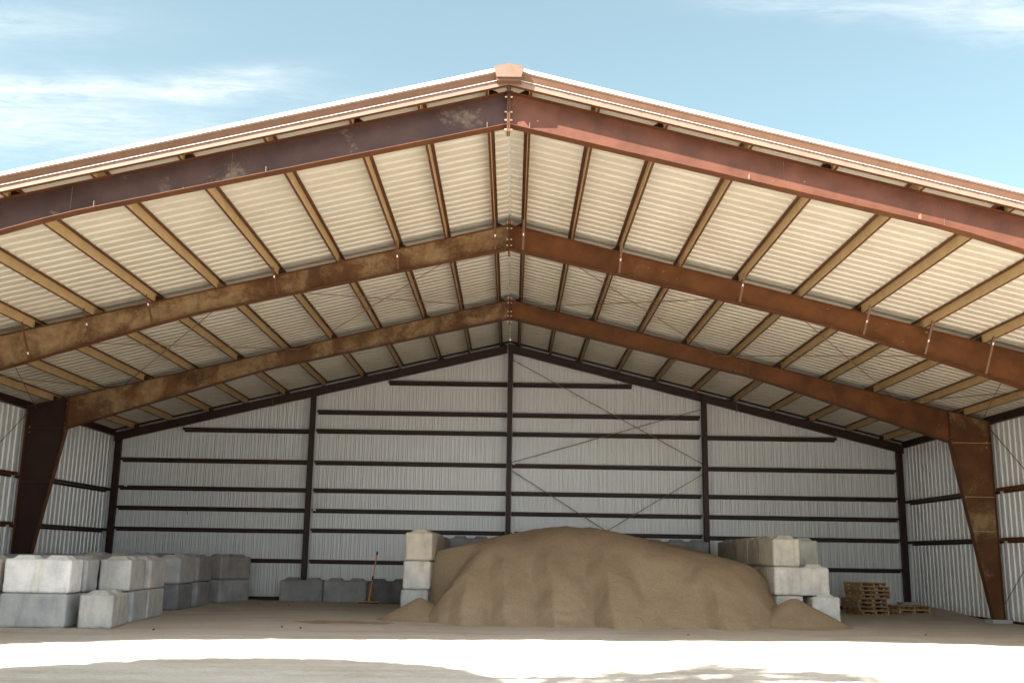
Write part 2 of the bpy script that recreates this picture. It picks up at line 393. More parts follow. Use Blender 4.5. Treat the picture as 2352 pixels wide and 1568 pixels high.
# rafters and columns
def rafter(sg, Y, mt, label, fw=.2):
    mb = MB(); N_ = 26
    xs = [XK*i/N_ for i in range(N_+1)]
    for i in range(N_):
        a, b = sg*xs[i], sg*xs[i+1]
        ta, tb, ba, bb = zt(a)-.008, zt(b)-.008, zt(a)-dep(a)+.01, zt(b)-dep(b)+.01
        mb.loft([(a, Y-.004, ba), (a, Y+.004, ba), (a, Y+.004, ta), (a, Y-.004, ta)], [(b, Y-.004, bb), (b, Y+.004, bb), (b, Y+.004, tb), (b, Y-.004, tb)], 0, False)
        mb.loft([(a, Y-fw/2, ba-.01), (a, Y+fw/2, ba-.01), (a, Y+fw/2, ba), (a, Y-fw/2, ba)], [(b, Y-fw/2, bb-.01), (b, Y+fw/2, bb-.01), (b, Y+fw/2, bb), (b, Y-fw/2, bb)], 1, False)
        mb.loft([(a, Y-fw/2, ta), (a, Y+fw/2, ta), (a, Y+fw/2, ta+.008), (a, Y-fw/2, ta+.008)], [(b, Y-fw/2, tb), (b, Y+fw/2, tb), (b, Y+fw/2, tb+.008), (b, Y-fw/2, tb+.008)], 1, False)
    r = part(mb, 'rafter', [mt, m_red]); tag(r, label)
    # web splice seams and stiffeners
    for x in (6.9, 3.1 if Y > 20 else 4.4):
        sb = MB(); a = sg*x; sb.box(a-.004, a+.004, Y-.012, Y-.0045, zt(a)-dep(a)+.02, zt(a)-.02)
        sub(sb, 'weld_seam', m_trim, r)
    # end plate at the ridge with bolts
    ep = MB(); ep.box(sg*.004, sg*.026, Y-.1, Y+.1, ZR-.70, ZR+.12); bb_ = ep
    for z in (ZR+.07, ZR-.09, ZR-.35, ZR-.49, ZR-.65):
        for yy in (-.06, .06): bb_.tube((sg*.0265, Y+yy, z), (sg*.062, Y+yy, z), .016, n=6, mi=1)
    sub(ep, 'end_plate', [m_red, m_bolt], r)
    # brace tabs on the bottom flange
    for x in (.34, 3.83, 6.5, 9.2, 11.4):
        if Y == Y2: continue
        a = sg*x; tb = MB(); tb.box(a-.004, a+.004, Y-.098, Y-.0045, zt(a)-dep(a)+.011, zt(a)-dep(a)+.10)
        sub(tb, 'brace_tab', m_fascia, r)
    return r
MATR = {Y1: (m_dusty2, m_front), Y2: (m_dusty, m_clean), Y3: (m_dusty, m_clean)}
for Y in (Y1, Y2, Y3):
    rafter(-1, Y, MATR[Y][0], 'left rafter with pale dust caked on its web')
    rafter(1, Y, MATR[Y][1], 'cleaner right rafter of red brown steel')
def column(sg, Y):
    mb = MB()
    xi, zi = sg*XK, zt(XK)-dep(XK)
    xo = sg*XO; zo = zt(XO)
    bi = sg*13.42; zb = .05
    quad = [(bi, zb), (xo, zb), (xo, zo), (xi, zt(XK)), (xi, zi)]
    mb.loft([(x, Y-.005, z) for x, z in quad], [(x, Y+.005, z) for x, z in quad], 0)
    def plate(a, b, w=.2, t=.012, mi=1):
        a = Vector((a[0], Y, a[1])); b = Vector((b[0], Y, b[1])); mb.beam(a, b, w, t, up=(1, 0, 0), mi=mi) if abs((b-a).z) > abs((b-a).x) else mb.beam(a, b, w, t, mi=mi)
    plate((bi, zb), (xi, zi)); plate((xo, zb), (xo, zo)); plate((xi+sg*.008, zi-.02), (xi+sg*.008, zt(XK)+.03), .22, .02)
    plate((xi, zi), (xo, zi), .17, .010); plate((xi, zt(XK)+.004), (xo, zo+.004), .2, .01)
    zm = 3.35; tt = (zm-zb)/(zi-zb); plate((bi+(xi-bi)*tt, zm), (xo, zm), .17, .010)
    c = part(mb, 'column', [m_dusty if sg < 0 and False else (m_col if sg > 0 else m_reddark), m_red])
    for zz_, xa_, xb_ in ((zi, xi, xo), (zm, bi+(xi-bi)*tt, xo), (2.4, bi+(xi-bi)*(2.4-zb)/(zi-zb), xo)):
        if sg < 0: break
        sb = MB(); sb.box(min(xa_, xb_)+.02, max(xa_, xb_)-.01, Y-(.093 if zz_ > 3 else .0085), Y-(.0855 if zz_ > 3 else .0052), zz_-.008, zz_+.010); sub(sb, 'weld_seam', m_purlin, c)
    sb = MB(); sb.box(min(bi, xo)-.03*1, max(bi, xo)+.03, Y-.13, Y+.13, .035, .05); sub(sb, 'base_plate', m_red, c)
    bb_ = MB()
    for z in (zt(XK)-.05, zt(XK)-.2, zi+.15, zi+.04, zi-.05):
        bb_.tube((xi+sg*.02, Y-.06, z), (xi+sg*.05, Y-.06, z), .014, n=6)
    for z in (4.9, 4.75): bb_.tube((xo-sg*.1, Y-.0055, z), (xo-sg*.1, Y-.03, z), .016, n=6)
    for k_ in range(len(bb_.v)//12):
        b1 = MB(); b1.v = bb_.v[k_*12:k_*12+12]; b1.f = [tuple(i_-k_*12 for i_ in f_) for f_ in bb_.f[k_*8:k_*8+8]]; b1.m = [0]*8; sub(b1, 'bolt', m_bolt, c)
    pb = MB(); cx = (bi+xo)/2; pb.box(cx-.27, cx+.27, Y-.26, Y+.26, -.35, .034); part(pb, 'pier', m_pier)
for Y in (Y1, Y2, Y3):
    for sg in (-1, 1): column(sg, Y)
# back frame: corner columns, three end posts, light rafters
for sg in (-1, 1):
    mb = MB(); Y = Y4-.12
    slope(mb, [(Y-.004, -.27), (Y+.004, -.27), (Y+.004, -.008), (Y-.004, -.008)], sg*.1, sg*XO, 0)
    for z in (-.28, -.008): slope(mb, [(Y-.07, z), (Y+.07, z), (Y+.07, z+.01), (Y-.07, z+.01)], sg*.1, sg*XO, 0)
    part(mb, 'end_rafter', m_reddark)
    mb = MB(); x0, x1 = sorted((sg*13.48, sg*13.68))
    mb.box(x0, x1, Y4-.006, Y4+.006, .02, zt(13.6)-.2)
    for x in (x0, x1): mb.box(x-.006, x+.006, Y4-.07, Y4+.07, .02, zt(13.6)-.2)
    part(mb, 'corner_column', m_reddark)
    pb = MB(); pb.box((x0+x1)/2-.3, (x0+x1)/2+.3, Y4-.3, Y4+.2, -.3, .22 if sg > 0 else .02); part(pb, 'pier', m_pier)
    # rake angle where the deck meets the back wall
    mb = MB(); slope(mb, [(YB-.17, .13), (YB-.14, .13), (YB-.14, .2), (YB-.17, .2)], 0, sg*XW); slope(mb, [(YB-.14, .19), (YB-.07, .19), (YB-.07, .2), (YB-.14, .2)], 0, sg*XW); part(mb, 'rake_angle', m_reddark)
    # eave strut along the side wall
    mb = MB(); z = zt(XW-.1)
    mb.box(min(sg*13.78, sg*13.93), max(sg*13.78, sg*13.93), 15.2, YB-.1, z-.02, z-.012); mb.box(min(sg*13.78, sg*13.788), max(sg*13.78, sg*13.788), 15.2, YB-.1, z-.012, z+.19)
    part(mb, 'eave_strut', m_reddark)
POSTS = (-6.83, 0.03, 6.80)
for x in POSTS:
    mb = MB(); Y = Y4-.22; top = zt(x)-(.0 if x == .03 else .06)
    mb.box(x-.004, x+.004, Y-.1, Y+.1, -.05, top)
    for yy in (-.1, .1): mb.box(x-.085, x+.085, Y+yy-.006, Y+yy+.006, -.05, top)
    mb.box(x-.12, x+.12, Y-.14, Y+.14, -.07, -.05)
    part(mb, 'end_post', m_reddark)

def girt(mb, a, b, inward, h=.085):
    """Z girt from a to b; web horizontal, inner flange turned up; inward = direction to the room"""
    a = Vector(a); b = Vector(b); n = Vector(inward)
    def bx(o0, o1, z0, z1):
        q = [n*o0+Vector((0, 0, z0)), n*o1+Vector((0, 0, z0)), n*o1+Vector((0, 0, z1)), n*o0+Vector((0, 0, z1))]
        mb.loft([a+k for k in q], [b+k for k in q], 0)
    bx(0, .2, 0, .006); bx(.194, .2, .0065, h); bx(.175, .1935, h-.006, h); bx(0, .006, -.06, -.0005)
zc_in = [7.43, 6.35, 5.68, 4.58, 3.62, 2.93, 2.26, 1.22]; zo_in = [5.66, 4.58, 3.62, 2.93, 2.22, 1.22]
bays = [(-13.47, -6.83-.1, zo_in), (-6.83+.1, -.07, zc_in), (.13, 6.80-.1, zc_in), (6.80+.1, 13.47, zo_in)]
for i, (a, b, zz) in enumerate(bays):
    for z in zz:
        a2, b2 = a, b
        if z == 7.43: a2, b2 = (-4.26, b) if i == 1 else (a, 4.33)
        if z == 5.66: a2, b2 = (-11.39, b) if i == 0 else (a, 11.45)
        mb = MB(); girt(mb, (a2, YB-.07, z), (b2, YB-.07, z), (0, -1, 0))
        for x in (a2, b2):      # clip with bolt at the girt end
            s_ = 1 if x == a2 else -1
            mb.tube((x+s_*.04, YB-.275, z+.03), (x+s_*.04, YB-.27, z+.03), .012, n=6)
        part(mb, 'girt', m_reddark)
for sg in (-1, 1):
    for z in (3.52, 2.15):
        for (a, b) in ((15.3, Y2-.1), (Y2+.1, Y3-.1), (Y3+.1, YB-.09)):
            mb = MB(); girt(mb, (sg*(XW-.001), a, z), (sg*(XW-.001), b, z), (-sg, 0, 0)); part(mb, 'girt', m_reddark if a > 29 else m_red)
mb = MB(); mb.box(-13.9, 13.9, YB-.12, YB-.071, -.14, .05); mb.box(-13.9, 13.9, YB-.17, YB-.1205, -.14, -.02); part(mb, 'base_channel', m_reddark)
for sg in (-1, 1):
    mb = MB(); mb.box(min(sg*13.88, sg*13.94), max(sg*13.88, sg*13.94), 15.2, YB-.2, -.15, .0); part(mb, 'base_channel', m_reddark)
# white clips / tags near the post edges
for x, z in ((-6.64, 2.97), (.2, 4.66), (.2, 2.32), (-13.2, 3.70)):
    mb = MB(); mb.box(x-.05, x+.05, YB-.285, YB-.28, z-.03, z+.03); part(mb, 'tag_plate', m_sticker)

# purlins (Z), one per bay, lapping over the frames
def purlin(sg, x, y0, y1):
    mb = MB(); X = sg*x; t = zt(X)
    def bx(u0, u1, w0, w1, mi):          # u toward the ridge, w up from the rafter top
        P_ = []
        for u, w in ((u0, w0), (u1, w0), (u1, w1), (u0, w1)):
            xx = X-sg*u; P_.append((xx, t+w+SL*u))
        mb.loft([(px, y0, pz) for px, pz in P_], [(px, y1, pz) for px, pz in P_], mi)
    bx(-.003, .003, .004, .198, 0)
    bx(.0035, .065, .191, .198, 1); bx(.058, .065, .172, .1905, 1)
    bx(-.046, -.0035, .004, .011, 1); bx(-.046, -.040, .0115, .026, 1)
    for yy in (y0+.5, y0+.75):           # bolt pairs
        for w in (.06, .14):
            xx = X-sg*.004; mb.tube((xx, yy, t+w), (xx-sg*.012, yy, t+w), .009, n=5, mi=1)
    return part(mb, 'purlin', [m_purlin, m_red])
for sg in (-1, 1):
    for i, x in enumerate(PUR):
        purlin(sg, x, 15.095, Y2-.002); purlin(sg, x, Y2+.002, Y3-.002); purlin(sg, x, Y3+.002, YB-.18)
# triangular purlin clips on frames (dark gussets under alternate purlins)
for Y in (Y1, Y2, Y3, Y4-.12):
    for sg in (-1, 1):
        for x in PUR[::2]:
            mb = MB(); X = sg*x; t = zt(X)
            P_ = [(X+sg*-.005, t+.002), (X-sg*.22, t+.002+SL*.22), (X-sg*.005, t+.17)]
            mb.loft([(px, Y-.003, pz) for px, pz in P_], [(px, Y+.003, pz) for px, pz in P_])
            part(mb, 'purlin_clip', m_reddark)
# flange braces in front of the second frame
for sg in (-1, 1):
    for i, x in enumerate((.33, 2.49, 5.16, 7.87, 9.20, 10.5)):
        X = sg*x; a = Vector((X-sg*.01, Y2-.62, zt(X)+.02)); xb = X-sg*.02; b = Vector((xb, Y2-.11, zt(xb)-dep(xb)+.03))
        mb = MB(); mb.beam(a, b, .05, .006, up=(0, -1, .8)); mb.beam(a, b, .006, .045, up=(0, -1, .8), off=(.022, -.0255))
        fb = part(mb, 'flange_brace', m_trim if sg > 0 else m_red)
        d = b-a; f = (.45, .5, .35, .5, .55, .15)[i] if sg > 0 else (.5, .5, .3, .3, .45, .82)[i]
        sb = MB(); nrm = d.normalized().cross(Vector((1, 0, 0))); nrm = nrm if nrm.y < 0 else -nrm
        q = a+d*f+nrm*.0065; sb.beam(q, q+d.normalized()*.055, .03, .004, up=nrm); sub(sb, 'sticker', m_sticker, fb)
# rod bracing
def rod(p0, p1, r=.011):
    mb = MB(); mb.tube(p0, p1, r, n=6); return part(mb, 'brace_rod', m_rod)
nodes = [.42, 6.0, 11.2]
for sg in (-1, 1):
    for a, b in zip(nodes, nodes[1:]):
        for u, v in ((a, b), (b, a)):
            rod((sg*u, Y2+.02, zt(u)-.10), (sg*v, Y3-.02, zt(v)-.10))
    for u, v in ((11.2, 13.5), (13.5, 11.2)): rod((sg*u, Y2+.02, zt(u)-.10), (sg*v, Y3-.02, zt(v)-.10))
    xw = sg*13.70
    rod((xw, Y2+.1, .4), (xw, Y3-.1, 5.28), .013); rod((xw, Y2+.1, 5.28), (xw, Y3-.1, .4), .013)
for a, b in (((.1, 8.32), (6.75, 4.76)), ((.12, 4.70), (6.75, 6.66)), ((.1, 4.44), (6.75, .36)), ((.12, .45), (6.75, 4.40))):
    rod((a[0], YB-.30, a[1]), (b[0], YB-.30, b[1]), .013)

# ------------------------------------------------------------------ concrete blocks
BL, BW, BH = 1.42, .70, .715
def block_mesh(seed, L_=BL, knobs=2):
    hx, hy, hz, c = L_/2, BW/2, BH/2-.004, .036
    nx_, ny_, nz_ = int(L_/.05), 14, 14
    idx = {}; V = []; Fc = []
    def vid(i, j, k):
        key = (i, j, k)
        if key not in idx:
            idx[key] = len(V)
            p = [-hx+2*hx*i/nx_, -hy+2*hy*j/ny_, -hz+2*hz*k/nz_]
            h = (hx, hy, hz); e = [max(0, abs(p[q])-(h[q]-c)) for q in range(3)]
            for q, r_ in ((0, 1), (1, 2), (0, 2)):
                ex = e[q]+e[r_]-c
                if ex > 0:
                    for w in (q, r_):
                        p[w] -= math.copysign(ex/2, p[w]); e[w] -= ex/2
            v = Vector(p); s = Vector((seed*3.1, seed*1.7, 0))
            n_ = v.normalized()
            edge = sum(1 for q in range(3) if abs(p[q]) > h[q]-c-.02) >= 2
            d = .003*noise.noise(v*3+s)+.002*noise.noise(v*12+s)
            if edge: d -= .035*max(0, noise.noise(v*8+s*2)-.22)
            v += n_*d
            V.append((v.x, v.y, v.z+BH/2))
        return idx[key]
    for (A, Bn, fixed) in (((nx_), (ny_), 'z'), ((nx_), (nz_), 'y'), ((ny_), (nz_), 'x')):
        for side in (0, 1):
            for i in range(A):
                for j in range(Bn):
                    q = [(i, j), (i+1, j), (i+1, j+1), (i, j+1)]
                    if fixed == 'z': ids = [vid(a, b, side*nz_) for a, b in q]
                    elif fixed == 'y': ids = [vid(a, side*ny_, b) for a, b in q]
                    else: ids = [vid(side*nx_, a, b) for a, b in q]
                    Fc.append(tuple(ids))
    n0 = len(V)
    mb = MB(); mb.v = V; mb.f = Fc; mb.m = [0]*len(Fc)
    cs = [(-L_*.25), (L_*.25)] if knobs == 2 else [0]
    for cx in cs:
        zt_ = BH-.012; w0, w1, d0, d1, h_ = .25, .155, .24, .145, .085
        jx = R.uniform(-.01, .01)
        bot = [(cx-w0+jx, -d0, zt_), (cx+w0+jx, -d0, zt_), (cx+w0+jx, d0, zt_), (cx-w0+jx, d0, zt_)]
        top = [(cx-w1+jx, -d1, zt_+h_), (cx+w1+jx, -d1, zt_+h_), (cx+w1+jx, d1, zt_+h_), (cx-w1+jx, d1, zt_+h_)]
        mb.loft(bot, top, 0)
    o = mb.build('concrete_block', m_conc)
    return o
protos = [block_mesh(k) for k in range(5)]
half = block_mesh(9, .72, 1)
used = [False]*5
BCOUNT = [0]
GREY = (.42, .43, .43); PALE = (.60, .59, .56); DARK = (.24, .25, .26); WARM = (.55, .50, .42); WHITE = (.95, .95, .93); MID = (.50, .50, .49); BROWN = (.34, .27, .19); BLUE = (.45, .465, .465)
def block(x, y, z, rot, tone, label, group, var=None, zs=1.0):
    k = BCOUNT[0] % 5 if var is None else var; BCOUNT[0] += 1
    if not used[k]: o = protos[k]; used[k] = True
    else:
        o = protos[k].copy(); COL.objects.link(o)
    o.location = (x, y, z); o.rotation_euler = (0, 0, rad(rot)+(math.pi if R.random() < .5 else 0)); o.scale = (1, 1, zs)
    j = R.uniform(.93, 1.07)
    o.color = (tone[0]*j, tone[1]*j, tone[2]*j, 1)
    tag(o, label, 'concrete block', group)
    return o
GL = 'interlocking concrete blocks stored two high at the left'
def stack(x, y, rot, lo, up, slo, sup, dxy=(0, 0), drot=0):
    z = gz(x, y)-.01
    block(x, y, z, rot, lo, slo, GL)
    block(x+dxy[0], y+dxy[1], z+BH+.004, rot+drot, up, sup, GL)
# front left stack: white painted block over a blue grey one
stack(-10.00, 22.75, 1, BLUE, WHITE, 'smooth blue-grey concrete block under the white painted one, nearest bottom left', 'white painted concrete block with a chipped grey lower edge on the nearest left stack', (.03, .0), 0)
stack(-11.55, 22.9, 2, GREY, WARM, 'grey concrete block cut off by the left photo border, on the ground', 'tan concrete block cut off by the left photo border, on top')
block(-8.73, 23.12, gz(-8.73, 23.1)-.01, 97, (.50, .49, .46), 'single concrete block with a dark stained end, on the ground beside the white-topped stack', GL)
stack(-8.98, 25.02, 96, BLUE, PALE, 'concrete block on the ground behind the single stained block', 'pale concrete block on top of the stack behind the single stained block', (-.02, -.25))
stack(-9.10, 26.50, 94, MID, PALE, 'light grey concrete block at the foot of the second pale stack from the front', 'cream concrete block on top of the second pale stack from the front')
stack(-9.42, 29.90, 91, DARK, MID, 'dark grey concrete block beneath the brown-stained one', 'concrete block with a rusty brown stained side, top of the middle left stack')
stack(-9.34, 31.38, 91, (.33, .33, .34), (.35, .34, .33), 'lower dull grey concrete block just before the angled stack', 'upper dull grey concrete block just before the angled stack')
stack(-9.00, 33.92, 64, (.42, .42, .42), (.37, .35, .33), 'lower concrete block of the angled stack nearest the back wall', 'upper concrete block of the angled stack nearest the back wall')
# packed rows behind
GP = 'concrete blocks packed in rows behind the front stacks'
PN = [0]
ORD = ['first', 'second', 'third', 'fourth', 'fifth', 'sixth', 'seventh', 'eighth', 'ninth', 'tenth', 'eleventh', 'twelfth', '13th', '14th', '15th', '16th', '17th', '18th', '19th', '20th', '21st', '22nd', '23rd', '24th']
def pstack(x, y, rot, dz=0):
    z = gz(x, y)-.01; PN[0] += 1
    for q in (0, 1):
        o = block(x+R.uniform(-.03, .03), y+R.uniform(-.03, .03), z+q*(BH+.004), rot+R.uniform(-2, 2), R.choice((GREY, MID, (.40, .38, .34), DARK)), '%s grey block of the %s packed stack counted backwards from the white block' % (('lower', 'upper')[q], ORD[PN[0]-1]), GP, zs=1.1 if (q and dz) else 1)
for x, y in ((-9.95, 23.60), (-10.1, 24.45), (-11.5, 23.75), (-11.6, 24.6), (-13.0, 23.8), (-13.0, 24.7)): pstack(x, y, 0)
for x, y in ((-10.15, 25.5), (-10.3, 26.35), (-11.7, 25.6), (-11.8, 26.45), (-13.1, 25.8), (-10.25, 27.3), (-11.8, 27.4), (-12.3, 28.5), (-12.4, 29.5)): pstack(x, y, 0)
for x, y in ((-10.35, 29.9), (-11.2, 30.2), (-10.3, 31.5), (-11.2, 31.8), (-12.2, 31.2)): pstack(x, y, 90)
pstack(-10.75, 28.4, 0, 1)
pstack(-10.6, 33.6, 20); pstack(-12.0, 33.4, 5)

# low row along the back wall
GB = 'single row of concrete blocks along the back wall'
for i, (tone, lab) in enumerate((((.34, .34, .34), 'left concrete block of the low row against the back wall, cracked face'), ((.36, .36, .36), 'middle concrete block of the low row against the back wall'), ((.20, .20, .20), 'darkest concrete block of the low row, behind the orange-handled squeegee'))):
    block(-6.72+i*1.435, 34.86, gz(-6, 34.5)-.01, 0, tone, lab, GB)

# sand bin: left wall, back row, right wall
GLW = 'concrete blocks of the left wall of the sand bin'; GRW = 'concrete blocks of the right wall of the sand bin'; GBW = 'concrete blocks of the back wall of the sand bin'
SANDY = (.62, .56, .46)
zb0 = -.07
for lv in range(3):
    n_ = 5
    for i in range(n_):
        x = -2.27+(-.03 if lv == 0 else .02*lv)+R.uniform(-.01, .01); y = 27.55+i*1.445
        if i == 0: lab = ('bottom block of the front column left of the sand, half buried by a cone', 'middle grey concrete block of the front column left of the sand pile', 'top sand-coloured concrete block of the front column left of the sand pile')[lv]
        else: lab = 'sandy block %s from front, %s course of left bin wall' % (ORD[i], ('bottom', 'middle', 'top')[lv])
        block(x, y, zb0+lv*(BH+.003), 90, (BLUE, (.56, .54, .49), SANDY)[lv] if i == 0 else (.5, .46, .4), lab, GLW)
for lv in range(3):
    for i in range(6):
        block(-1.20+i*1.44, 34.86 if True else 0, zb0+lv*(BH+.003), 0, (.33, .33, .33), 'grey block behind the sand, %s from left, %s course of bin back wall' % (ORD[i], ('bottom', 'middle', 'top')[lv]), GBW)
# right wall
for i in range(5):
    y = 27.55+i*1.445
    tone = [(.62, .58, .49), (.50, .45, .36), (.48, .43, .35), (.36, .32, .27), (.33, .3, .26)][i]
    block(7.23, y, zb0+2*(BH+.003), 90, tone, 'top concrete block with a pale square end at the front of the right bin wall' if i == 0 else ('dark streaked block just behind the front one atop the right bin wall' if i == 1 else 'sandy block, %s from the front in the top course of the right bin wall' % ORD[i]), GRW)
block(8.40, 29.95, zb0+2*(BH+.003), 90, (.56, .55, .50), 'top block set back to the right of the front one, right bin wall', GRW)
block(8.40, 29.95, zb0+1*(BH+.003), 90, (.5, .48, .43), 'middle concrete block under the set-back top one on the right', GRW)
block(8.40, 29.95, zb0, 90, (.5, .48, .43), 'bottom concrete block under the set-back top one on the right', GRW)
block(7.60, 27.20, zb0+(BH+.003), 0, (.66, .64, .59), 'long pale block lying crosswise in the middle course right of the sand', GRW)
for i in range(4):
    block(7.25, 28.27+i*1.445, zb0+(BH+.003), 90, (.60, .54, .43), 'sandy block %s behind the crosswise one, middle course of right bin wall' % ORD[i], GRW)
block(7.28, 27.60, zb0, 90, (.60, .59, .56), 'bottom concrete block peeping out between the sand cones at the right', GRW)
for i in range(4): block(7.25, 29.05+i*1.445, zb0, 90, (.5, .46, .4), 'buried block, %s from the front in the bottom course of the right bin wall' % ORD[i+1], GRW)
block(8.16, 27.42, zb0-.01, 90, (.60, .60, .58), 'pale concrete block standing on the ground at the right foot of the sand pile', GRW)
half_o = half
half_o.location = (8.22, 28.6, zb0); half_o.color = (.5, .48, .45, 1); half_o.rotation_euler = (0, 0, .03)
tag(half_o, 'short concrete block tucked behind the pale one at the right foot of the sand', 'concrete block', GRW)

# ------------------------------------------------------------------ sand
HX = [(-3.2, 1.1), (-2.3, 1.5), (-1.9, 1.58), (-.83, 1.87), (-.39, 1.99), (.55, 2.19), (1.23, 2.32), (1.66, 2.37), (2.1, 2.31), (2.38, 2.34), (2.97, 2.21), (3.67, 2.04), (4.36, 1.86), (5.6, 1.62), (6.3, 1.42), (6.62, 1.28), (6.95, .95), (7.3, .55), (7.6, .3), (8.2, .0)]
def lerp_tab(T, x):
    if x <= T[0][0]: return T[0][1]
    for (a, b), (c, d) in zip(T, T[1:]):
        if x <= c: return b+(d-b)*(x-a)/(c-a)
    return T[-1][1]
def smin(a, b, k):
    h = max(0, min(1, .5+.5*(b-a)/k)); return b+(a-b)*h-k*h*(1-h)
def smax(a, b, k): return -smin(-a, -b, k)
def saw(x):
    # slump scars: broad faces that step back at a ridge, (ridge x, step)
    T = [(-2.6, .0), (-1.25, .10), (-.95, -.06), (-.3, .12), (.02, -.08), (.75, .10), (1.15, -.16), (2.1, .14), (2.5, -.20), (3.3, .02), (4.75, .12), (5.05, -.10), (6.2, .06), (8, .1)]
    for (a, b), (c, d) in zip(T, T[1:]):
        if x <= c:
            t = max(0, (x-a)/(c-a)); t = t**1.6 if d > b else t; return (b+(d-b)*t)*2.0
    return .1
def main_pile(x, y):
    H = lerp_tab(HX, x+.06*noise.noise(Vector((x, y*.7, 3))))
    d0 = y-24.42
    fade = 1-sstep(.9, 3.2, d0)
    xx = x+.16*noise.noise(Vector((y*.9, 7, 2)))+.12*(d0-1.2)*noise.noise(Vector((x*.45, 2, 1)))
    foot = 24.34+saw(xx)*fade*1.15+.07*noise.noise(Vector((x*1.3, 0, 0)))
    foot += .9*sstep(4.2, 6.4, x)**2*.25
    d = y-foot
    zf = .63*d+.06*math.sin(min(1, max(0, d/3.5))*math.pi)
    # side faces in front of the bin walls
    yl = min(1, max(0, (26.9-y)/2.5)); bl = -1.95+.62*yl-.28*(1-abs(2*yl-1)); br = 7.28-1.5*yl+.2*(1-abs(2*yl-1))
    if y < 26.9:
        zl = 1.35*(x-bl+.10*noise.noise(Vector((y*.8, 1, 5)))); zr = 1.22*(br-x+.12*noise.noise(Vector((y*.8, 4, 5))))
    else:
        k = sstep(26.9, 29.4, y); zl = 1.35*(x+1.95)*(1-k)+k*4; zr = 1.22*(7.28-x)*(1-k)+k*4
        if x < -1.88 and y < 33.9: zl = min(zl, 1.5-4*(-1.88-x))
        if x > 6.9: zr = min(zr, 1.15-3*(x-6.9))
    back = H+.20*sstep(2.5, 4.5, x)*sstep(29.2, 31.4, y) - .16*max(0, y-29.6)*(1-sstep(2.0, 4.2, x))-.05*max(0, y-31)
    z = smin(zf, back, .55)
    z = smin(z, zl, .30); z = smin(z, zr, .30)
    z += .03*noise.noise(Vector((x*.9, y*.9, 3)))+.012*noise.noise(Vector((x*2.2, y*2.2, 0)))+.007*noise.noise(Vector((x*7, y*7, 0)))
    lo = sstep(.75, .1, z)
    z += lo*.05*max(0, noise.noise(Vector((x*5.5, y*5.5, 2)))-.28)
    z += lo*.014*math.sin(34*(z+.25*noise.noise(Vector((x*.9, y*.5, 8)))))*max(0, noise.noise(Vector((x*1.1, 3, 3)))+.3)
    return z
def field(name, fn, x0, x1, y0, y1, st, mt, base=-.09):
    nx_, ny_ = int((x1-x0)/st)+1, int((y1-y0)/st)+1
    V = [(x0+i*st, y0+j*st, max(base, fn(x0+i*st, y0+j*st))) for j in range(ny_) for i in range(nx_)]
    Fc = [(j*nx_+i, j*nx_+i+1, (j+1)*nx_+i+1, (j+1)*nx_+i) for j in range(ny_-1) for i in range(nx_-1)
          if max(V[j*nx_+i][2], V[j*nx_+i+1][2], V[(j+1)*nx_+i][2], V[(j+1)*nx_+i+1][2]) > base+.001]
    mb = MB(); mb.v = V; mb.f = Fc; mb.m = [0]*len(Fc)
    o = mb.build(name, mt, smooth=True)
    bm = bmesh.new(); bm.from_mesh(o.data); bmesh.ops.delete(bm, geom=[v for v in bm.verts if not v.link_faces], context='VERTS')
    # close the underside so the heap is a solid
    ed = [e for e in bm.edges if e.is_boundary]
    r = bmesh.ops.extrude_edge_only(bm, edges=ed)
    for v in [q for q in r['geom'] if isinstance(q, bmesh.types.BMVert)]: v.co.z = base-.05
    bmesh.ops.recalc_face_normals(bm, faces=bm.faces)
    bm.to_mesh(o.data); bm.free()
    if sum(p.normal.z for p in o.data.polygons) < 0: o.data.flip_normals()
    return o
pile = field('sand_pile', main_pile, -3.4, 8.6, 23.6, 34.5, .05, m_sand)
tag(pile, 'large heap of brown sand filling the concrete block bin', 'sand pile')
def cone(cx, cy, h, rep, ax=1.0, skirt=0):
    def f(x, y):
        dx_, dy_ = (x-cx)/ax, (y-cy); r = math.hypot(dx_, dy_)
        r += .10*noise.noise(Vector((x*1.4, y*1.4, cx)))*min(1, r*2)
        z = h-.02-rep*(math.sqrt(r*r+.004))
        z = smax(z, -.1+.09*max(0, 1-r/(h/rep*1.75)), .08)
        return z+.006*noise.noise(Vector((x*6, y*6, 0)))
    return f
cl = field('sand_pile', cone(-2.10, 26.25, .53, .60, 1.05), -4.6, .2, 24.2, 27.6, .04, m_sand)
tag(cl, 'small pointed cone of sand at the foot of the left bin wall', 'sand pile')
crn = field('sand_pile', cone(7.15, 26.0, .67, .60, 1.12), 4.6, 9.6, 23.9, 27.9, .04, m_sand)
tag(crn, 'small cone of sand spilling past the right bin wall', 'sand pile')
sk = field('sand_patch', lambda x, y: -.055-.06*((x+3.6)**2/2.2+(y-24.7)**2/.5)+.035*noise.noise(Vector((x*2, y*3, 1)))+.03, -5.6, -1.4, 23.6, 25.8, .05, m_sand)
tag(sk, 'thin spread of brown sand on the floor left of the big heap', 'sand patch')

